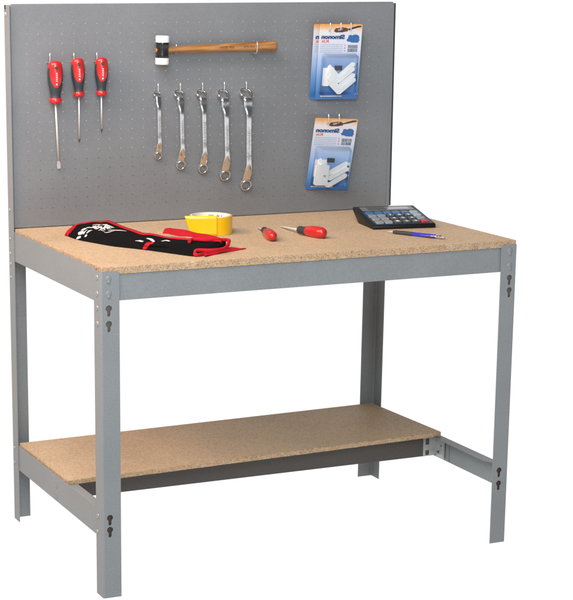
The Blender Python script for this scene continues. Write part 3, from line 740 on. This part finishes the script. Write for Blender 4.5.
# ------------------------------------------------------------------ things on the table top
# tool roll: a folded black cloth with red binding
ROWS = [[(0.0973, 0.5365, 0.862), (0.102, 0.4514, 0.862), (0.1243, 0.3786, 0.862), (0.148, 0.3123, 0.862), (0.1846, 0.253, 0.862), (0.2134, 0.2047, 0.862), (0.2469, 0.1354, 0.862), (0.2822, 0.0735, 0.862), (0.3217, 0.0871, 0.862)],
        [(0.099, 0.537, 0.866), (0.1057, 0.4697, 0.868), (0.13, 0.3939, 0.869), (0.1535, 0.3268, 0.869), (0.1881, 0.2619, 0.869), (0.2181, 0.2164, 0.869), (0.2553, 0.1557, 0.869), (0.2952, 0.1103, 0.868), (0.3328, 0.0997, 0.866)],
        [(0.1228, 0.5842, 0.868), (0.1376, 0.5264, 0.875), (0.1633, 0.4688, 0.88), (0.1866, 0.3992, 0.88), (0.203, 0.2855, 0.88), (0.2251, 0.2198, 0.88), (0.2653, 0.1663, 0.88), (0.3163, 0.1137, 0.878), (0.3576, 0.1112, 0.872)],
        [(0.157, 0.6392, 0.872), (0.1902, 0.6316, 0.88), (0.2266, 0.6164, 0.886), (0.2459, 0.5718, 0.886), (0.2549, 0.4182, 0.884), (0.2688, 0.3286, 0.884), (0.3118, 0.2506, 0.884), (0.379, 0.1661, 0.884), (0.41, 0.1582, 0.882)]]
ROWS = [[Vector(p) for p in r] for r in ROWS]
def cr(P, s):
    n = len(P); i = int(min(max(math.floor(s), 0), n-2)); f = s-i
    gk = lambda k: P[k] if 0 <= k < n else (2*P[0]-P[1] if k < 0 else 2*P[-1]-P[-2])
    a, b, c, d = gk(i-1), gk(i), gk(i+1), gk(i+2)
    return .5*((2*b)+(c-a)*f+(2*a-5*b+4*c-d)*f*f+(3*b-a-3*c+d)*f**3)
def cloth(s, t):
    p = cr([cr(r, s) for r in ROWS], t)
    e = min(1, t*1.2)*min(1, .3+s)
    p = p+Vector((0, 0, e*(.0013*math.sin(s*2.9+t*2.0)+.0009*math.sin(s*5.3-t*2.6+1)+.0009*math.sin(s*8.1+t*4.2)*max(0, 1-abs(t-1.5)/1.4))))
    p.z = max(p.z, .8616); return p
def cnorm(s, t):
    a = cloth(s+.02, t)-cloth(s-.02, t); b = cloth(s, t+.02)-cloth(s, t-.02); n = a.cross(b).normalized()
    return n if n.dot(Vector((-.38, -.85, .6))) > 0 else -n
CB = Vector((.24, .30, .861))
roll = thing('tool_roll', 'folded black cloth tool roll with red binding and white print on the tabletop', 'tool roll', CB)
ns, ntt = 96, 36
g = MB(); top = [[cloth(8*i/ns, 3*j/ntt) for j in range(ntt+1)] for i in range(ns+1)]
bot = [[Vector((p.x, p.y, .8613)) for p in rw_] for rw_ in top]
idx = lambda i, j, l: l*(ns+1)*(ntt+1)+i*(ntt+1)+j
vs = [p for rw_ in top for p in rw_]+[p for rw_ in bot for p in rw_]
fs = [[idx(i, j, l), idx(i+1, j, l), idx(i+1, j+1, l), idx(i, j+1, l)] for l in (0, 1) for i in range(ns) for j in range(ntt)]
for i in range(ns): fs += [[idx(i, 0, 0), idx(i+1, 0, 0), idx(i+1, 0, 1), idx(i, 0, 1)], [idx(i, ntt, 0), idx(i+1, ntt, 0), idx(i+1, ntt, 1), idx(i, ntt, 1)]]
for j in range(ntt): fs += [[idx(0, j, 0), idx(0, j+1, 0), idx(0, j+1, 1), idx(0, j, 1)], [idx(ns, j, 0), idx(ns, j+1, 0), idx(ns, j+1, 1), idx(ns, j, 1)]]
g.add(vs, fs, 0, True); g.build('cloth_body', M['fabric'], roll, CB, smooth_angle=55)
def ribbon(g, path, hw, lift, th=0., mi=0, n=10):
    """band of half width hw along an (s, t) path, lying on the cloth"""
    pts = []
    for a, b in zip(path, path[1:]):
        for q in range(n): f = q/n; pts.append((a[0]+(b[0]-a[0])*f, a[1]+(b[1]-a[1])*f))
    pts.append(path[-1]); C_ = [cloth(*p) for p in pts]; Nn = [cnorm(*p) for p in pts]
    Lf, Rt = [], []
    for i, (c, nn) in enumerate(zip(C_, Nn)):
        tg = (C_[min(i+1, len(C_)-1)]-C_[max(i-1, 0)]).normalized(); sd = tg.cross(nn).normalized()
        h = hw(i/(len(C_)-1)) if callable(hw) else hw
        Lf.append(c+sd*h+nn*lift); Rt.append(c-sd*h+nn*lift)
    k = len(C_)
    if th:
        v = Lf+Rt+[p+n_*th for p, n_ in zip(Lf, Nn)]+[p+n_*th for p, n_ in zip(Rt, Nn)]
        g.add(v, [[2*k+i, 2*k+i+1, 3*k+i+1, 3*k+i] for i in range(k-1)]+[[i, i+1, 2*k+i+1, 2*k+i] for i in range(k-1)]+[[k+i, 3*k+i, 3*k+i+1, k+i+1] for i in range(k-1)], mi, True)
    else:
        g.add(Lf+Rt, [[i, i+1, k+i+1, k+i] for i in range(k-1)], mi, True)
for path, hw, th in (([(.12, .05), (.12, 1), (.12, 2), (.15, 2.93)], .0075, .0014),
                     ([(.1, 2.93), (1, 2.93), (2, 2.92), (3, 2.88), (4, 2.86), (5, 2.85), (6, 2.84), (7.6, 2.86)], .0066, .0015),
                     ([(4.72, .05), (4.77, 1.14), (4.83, 1.77), (5.05, 2.03)], .0062, .0012)):
    g = MB(); ribbon(g, path, hw, .0006, th); g.build('binding', M['red_fabric'], roll, CB)
PRINTS = {'arc_print': [([(1.1, .55), (1.13, 1.13)], .0070), ([(1.14, 1.35), (1.11, 1.66), (1.12, 1.82)], .0075), ([(1.13, 1.9), (1.2, 2.08), (1.3, 2.17)], .0075), ([(1.34, 2.2), (1.5, 2.28), (1.69, 2.33)], .0065), ([(1.48, 1.16), (1.48, 1.50)], .0035), ([(1.48, 1.62), (1.59, 1.95), (1.70, 2.04)], .0038), ([(1.3, 1.5), (1.32, 1.8), (1.42, 2.0)], .0022)],
 'lettering_print': [([(1.65, 2.49), (1.97, 2.2)], .0045), ([(2.0, 2.25), (2.12, 2.46), (2.35, 2.22)], .0040), ([(2.4, 2.28), (2.54, 2.48), (2.73, 2.36), (2.92, 2.46)], .0042), ([(1.6, 2.60), (1.89, 2.66), (2.2, 2.67)], .0042), ([(2.28, 2.66), (2.68, 2.56), (3.03, 2.52)], .0040),
                     ([(2.44, 1.95), (2.78, 2.13), (3.07, 2.30)], .0036), ([(2.95, 2.32), (3.2, 2.40), (3.37, 2.46)], .0034), ([(2.67, 2.22), (3.0, 2.32)], .0034), ([(3.1, 2.34), (3.6, 2.54)], .0034), ([(2.1, 2.05), (2.3, 2.3), (2.5, 2.2)], .0028), ([(1.8, 2.3), (2.05, 2.62)], .0028), ([(2.35, 2.3), (2.6, 2.66)], .0028), ([(1.9, 2.42), (2.3, 2.55)], .0024), ([(2.62, 2.3), (2.8, 2.52)], .0026), ([(1.75, 2.42), (1.82, 2.55)], .0030), ([(2.2, 2.12), (2.45, 2.06)], .0024)],
 'pocket_print': [([(4.04, 1.78), (4.22, 2.04), (4.48, 1.9)], .0045)], 'pocket_print.001': [([(4.72, 2.42), (4.94, 2.34), (5.1, 2.12)], .0045)], 'pocket_print.002': [([(5.45, 2.26), (5.63, 2.45), (5.78, 2.3)], .0045)]}
for nm, strokes in PRINTS.items():
    g = MB()
    for path, hw in strokes: ribbon(g, path, (lambda f, h=hw: h*(.55+.45*math.sin(PI*min(max(f, .08), .92)))), .0009)
    g.build(nm, M['white_mark'], roll, CB, recalc=False)
# red edged fold at the free end
def soft(path, n=8):
    P = [Vector(p) for p in path]; return [cr(P, i/n) for i in range((len(P)-1)*n+1)]
g = MB(); g.tube(soft([(.3080, .1653, .8855), (.3258, .1823, .8880), (.3533, .1533, .8885), (.4086, .1521, .8860), (.4100, .1400, .8815), (.3798, .0973, .8740), (.3359, .0772, .8735), (.2991, .0897, .8740), (.2900, .0840, .8690), (.2845, .0640, .8662), (.3223, .0821, .8655)], 8), .0046, 12, flat=(Vector((.4, .92, 0)), .3)); g.build('binding', M['red_fabric'], roll, CB)
def sheet(name, quad_rows, th, mat):
    g = MB(); R_ = len(quad_rows); P = [[cr([Vector(p) for p in r], i*(len(r)-1)/16) for i in range(17)] for r in quad_rows]
    P = [[cr([P[k][i] for k in range(R_)], j*(R_-1)/8) for i in range(17)] for j in range(9)]
    P = [[p+Vector((0, 0, .0012*math.sin(i*.9+j*.5))) for i, p in enumerate(r)] for j, r in enumerate(P)]
    v = [p for r in P for p in r]+[p-Vector((0, 0, th)) for r in P for p in r]; n = 17*9
    fs = [[l*n+j*17+i, l*n+j*17+i+1, l*n+(j+1)*17+i+1, l*n+(j+1)*17+i] for l in (0, 1) for j in range(8) for i in range(16)]
    for i in range(16): fs += [[i, i+1, n+i+1, n+i], [8*17+i, n+8*17+i, n+8*17+i+1, 8*17+i+1]]
    for j in range(8): fs += [[j*17, n+j*17, n+(j+1)*17, (j+1)*17], [j*17+16, (j+1)*17+16, n+(j+1)*17+16, n+j*17+16]]
    g.add(v, fs, 0, True); return g.build(name, mat, roll, CB, smooth_angle=50)
sheet('flap', [[(.300, .330, .8865), (.338, .250, .8865), (.385, .178, .8860)], [(.322, .365, .8910), (.365, .285, .8900), (.408, .170, .8870)], [(.350, .400, .8890), (.385, .290, .8880), (.418, .168, .8850)]], .0025, M['red_fabric'])
sheet('strap', [[(.300, .050, .8650), (.360, .088, .8645), (.458, .136, .8632)], [(.318, .085, .8660), (.385, .120, .8650), (.4585, .139, .8634)], [(.335, .100, .8670), (.400, .150, .8655), (.459, .142, .8636)]], .0020, M['red_fabric'])

# tape
TCN = Vector((.487, .434, .861)); tp = thing('tape_roll', 'roll of yellow packing tape with its loose end peeled off', 'tape', TCN)
fr = frame(TCN, (0, 0, 1), (1, 0, 0)); RO, RI, TH = .060, .0535, .050
MB().lathe([(RI+.0022, .0004), (RO, .0004), (RO, TH), (RI+.0022, TH), (RI+.0022, .0004)], fr, 64).build('tape_winding', M['tape'], tp, TCN, smooth_angle=40)
core = MB().lathe([(RI-.0008, .0002), (RI+.0021, .0002), (RI+.0021, TH+.0012), (RI-.0008, TH+.0012), (RI-.0008, .0002)], fr, 64).build('core', M['core'], tp, TCN, smooth_angle=40)
g = MB()
for a0, body in ((1.28, 'IPS'), (.82, 'R1')):
    text_on(g, body, lambda u, v: TCN+Vector(((RI-.0012)*math.cos(a0-u/RI), (RI-.0012)*math.sin(a0-u/RI), .036+v)), .016, .0085)
g.build('core_print', M['ink'], core, TCN, recalc=False)
a0 = math.atan2(-.92, -.40)+.10
tg = Vector((math.sin(a0), -math.cos(a0), 0)); nn = Vector((math.cos(a0), math.sin(a0), 0))
g = MB(); n = 24; v = []
for i in range(n+1):
    f = i/n; u = -.012+.086*f                    # along the strip, from its stuck end to the free end
    q = max(0, u/.074)
    for t in range(7):
        h = t/6
        c = TCN+nn*(RO+.0012+.004*q*q-.010*q*q*q)+tg*(u-.014*q*(1-h)+.004*h*q)
        v.append(c+Vector((0, 0, .0006+TH*h+h*(.0065-.001*q))))
g.add(v, [[i*7+t, (i+1)*7+t, (i+1)*7+t+1, i*7+t+1] for i in range(n) for t in range(6)], 0, True)
fl_ = g.build('loose_end', M['tape'], tp, TCN, recalc=False)
md = fl_.modifiers.new('thickness', 'SOLIDIFY'); md.thickness = .0007; md.offset = 0

# loose screwdrivers on the table
def stubby(label, tip, neck, butt, R, sr):
    tip, neck, butt = Vector(tip), Vector(neck), Vector(butt); B = (neck+butt)/2; B.z = .861
    rd = thing('screwdriver', label, 'screwdriver', B, 'loose screwdrivers lying on the tabletop')
    ax = (neck-butt); Ln = ax.length; ax.normalize(); fr = frame(butt, ax, (0, 0, 1))
    MB().lathe([(.0002, -.0015), (R*.4, -.0008), (R*.72, .004), (R*.92, .012), (R, Ln*.26), (R*.97, Ln*.44), (R*.86, Ln*.60), (R*.72, Ln*.70)], fr, 28).build('handle', M['red'], rd, B)
    MB().lathe([(R*.74, Ln*.695), (R*.68, Ln*.76), (R*.60, Ln*.85), (R*.66, Ln*.93), (R*.60, Ln), (.0002, Ln)], fr, 28).build('collar', M['charcoal'], rd, B, smooth_angle=50)
    d = (tip-neck); sl = d.length; d.normalize()
    MB().tube([neck-d*.003, neck+d*(sl-.012), tip], [sr, sr, sr*.35], 12).build('shaft', M['shaft'], rd, B)
stubby('small red screwdriver lying end on, between the tape and the bigger one', (.6480, .4700, .8635), (.6140, .3560, .8735), (.5760, .2180, .8755), .0145, .0026)
stubby('bigger red screwdriver lying on the tabletop near the calculator', (.7156, .4633, .8635), (.7010, .3120, .8750), (.7300, .2130, .8770), .0168, .0027)

# calculator
CO = Vector((.9365, .3148, .861)); ux = Vector((.985, -.170, 0)).normalized(); ud = Vector((.170, .985, 0)).normalized(); uz = Vector((0, 0, 1))
cal = thing('calculator', 'black desktop calculator with raised display and coloured keys at the table corner', 'calculator', CO)
CW, CD = .187, .190
def topz(d): return .0125+.0285*(d/CD)
def CP(u, d, z): return CO+ux*u+ud*d+uz*z
def ctop(u, d, lift=0.): return CP(u, d, topz(d)+lift)
g = MB(); sec = [(0, .004), (.003, .0005), (.135, .0005), (.170, .020), (CD+.002, topz(CD)-.008), (CD, topz(CD)), (.006, topz(.006)), (.001, .0105)]
bmv = bmesh.new(); A = [bmv.verts.new(CP(0, d, z)) for d, z in sec]; Bv = [bmv.verts.new(CP(CW, d, z)) for d, z in sec]
bmv.faces.new(A); bmv.faces.new(Bv[::-1]); k = len(sec)
for i in range(k): bmv.faces.new([A[i], Bv[i], Bv[(i+1) % k], A[(i+1) % k]])
bmesh.ops.recalc_face_normals(bmv, faces=bmv.faces); bmesh.ops.bevel(bmv, geom=list(bmv.edges), offset=.0022, segments=2, profile=.5, affect='EDGES')
g.bm(bmv); g.build('case', M['calc_body'], cal, CO, smooth_angle=35)
def cplate(u0, u1, d0, d1, l0, l1, r=.002, bev=.0004):
    g = MB(); g.prism(rrect(u0, d0, u1, d1, r), lambda u, v, w: ctop(u, v, (l0+l1)/2+w), l1-l0, bev=bev); return g
cplate(.008, .180, .006, .130, -.001, .0006).build('keyboard_plate', M['calc_navy'], cal, CO)
cplate(.016, .173, .142, .177, -.001, .0012).build('display_bezel', M['bezel'], cal, CO)
cplate(.034, .090, .147, .171, .0005, .0022, .001, .0002).build('lcd', M['lcd'], cal, CO)
cplate(.094, .160, .147, .171, .0005, .0020, .001, .0002).build('lcd', simple('pale_lcd', (.17, .17, .16), .15, coat=.6), cal, CO)
kd = [.110, .081, .050, .019]; digits = {(1, 2): '7', (1, 3): '8', (1, 4): '9', (2, 2): '4', (2, 3): '5', (2, 4): '6', (3, 2): '1', (3, 3): '2', (3, 4): '3'}
for r_ in range(4):
    for c_ in range(6):
        u0 = .014+c_*.0270; d0 = kd[r_]-.009
        mt = M['key_blue'] if r_ == 0 and c_ < 5 else (M['key_pale'] if c_ == 5 and r_ < 2 else (M['key_red'] if c_ == 5 and r_ == 3 else (M['key_grey'] if c_ in (0, 1, 5) else M['key_dark'])))
        kk = cplate(u0, u0+.0205, d0, d0+.019, .0008, .0042, .003, .0011).build('key', mt, cal, CO)
        if (r_, c_) in digits:
            g = MB(); text_on(g, digits[(r_, c_)], lambda u, v: ctop(u0+.006+u, d0+.004+v, .0055), .009, .012, thick=.03); g.build('digit', M['white_mark'], kk, CO, recalc=False)
# pen
pa, pb = Vector((.9435, .2480, .8660)), Vector((1.0262, .0777, .8675)); pd = (pb-pa).normalized(); pl = (pb-pa).length
pen = thing('ballpoint_pen', 'blue ballpoint pen with black grip lying in front of the calculator', 'pen', (pa.x, pa.y, .861))
fr = frame(pa, pd, (0, 0, 1)); B = Vector((pa.x, pa.y, .861)); s = pl/.19
MB().lathe([(.0006, 0), (.0012, .004), (.0030, .018), (.0042, .022)], fr, 20).build('tip', M['shaft'], pen, B)
MB().lathe([(.0043, .021), (.0056, .030), (.0060, pl*.30), (.0058, pl*.45), (.0050, pl*.452)], fr, 20).build('grip', M['charcoal'], pen, B, smooth_angle=40)
MB().lathe([(.0050, pl*.45), (.0059, pl*.455), (.0062, pl*.6), (.0058, pl*.84), (.0040, pl*.85)], fr, 20).build('barrel', M['pen_blue'], pen, B, smooth_angle=40)
MB().lathe([(.0044, pl*.845), (.0054, pl*.86), (.0054, pl*.93), (.0034, pl*.94), (.0034, pl), (.0002, pl)], fr, 20).build('end_cap', M['chrome'], pen, B, smooth_angle=40)
sdv = pd.cross(uz).normalized()
g = MB(); c0 = pa+pd*(pl*.60)-sdv*-.0062; g.tube([pa+pd*(pl*.90)+sdv*.004+uz*.003, pa+pd*(pl*.88)+sdv*.0085+uz*.002, pa+pd*(pl*.62)+sdv*.0080+uz*.001], .0013, 8); g.build('clip', M['chrome'], pen, B)
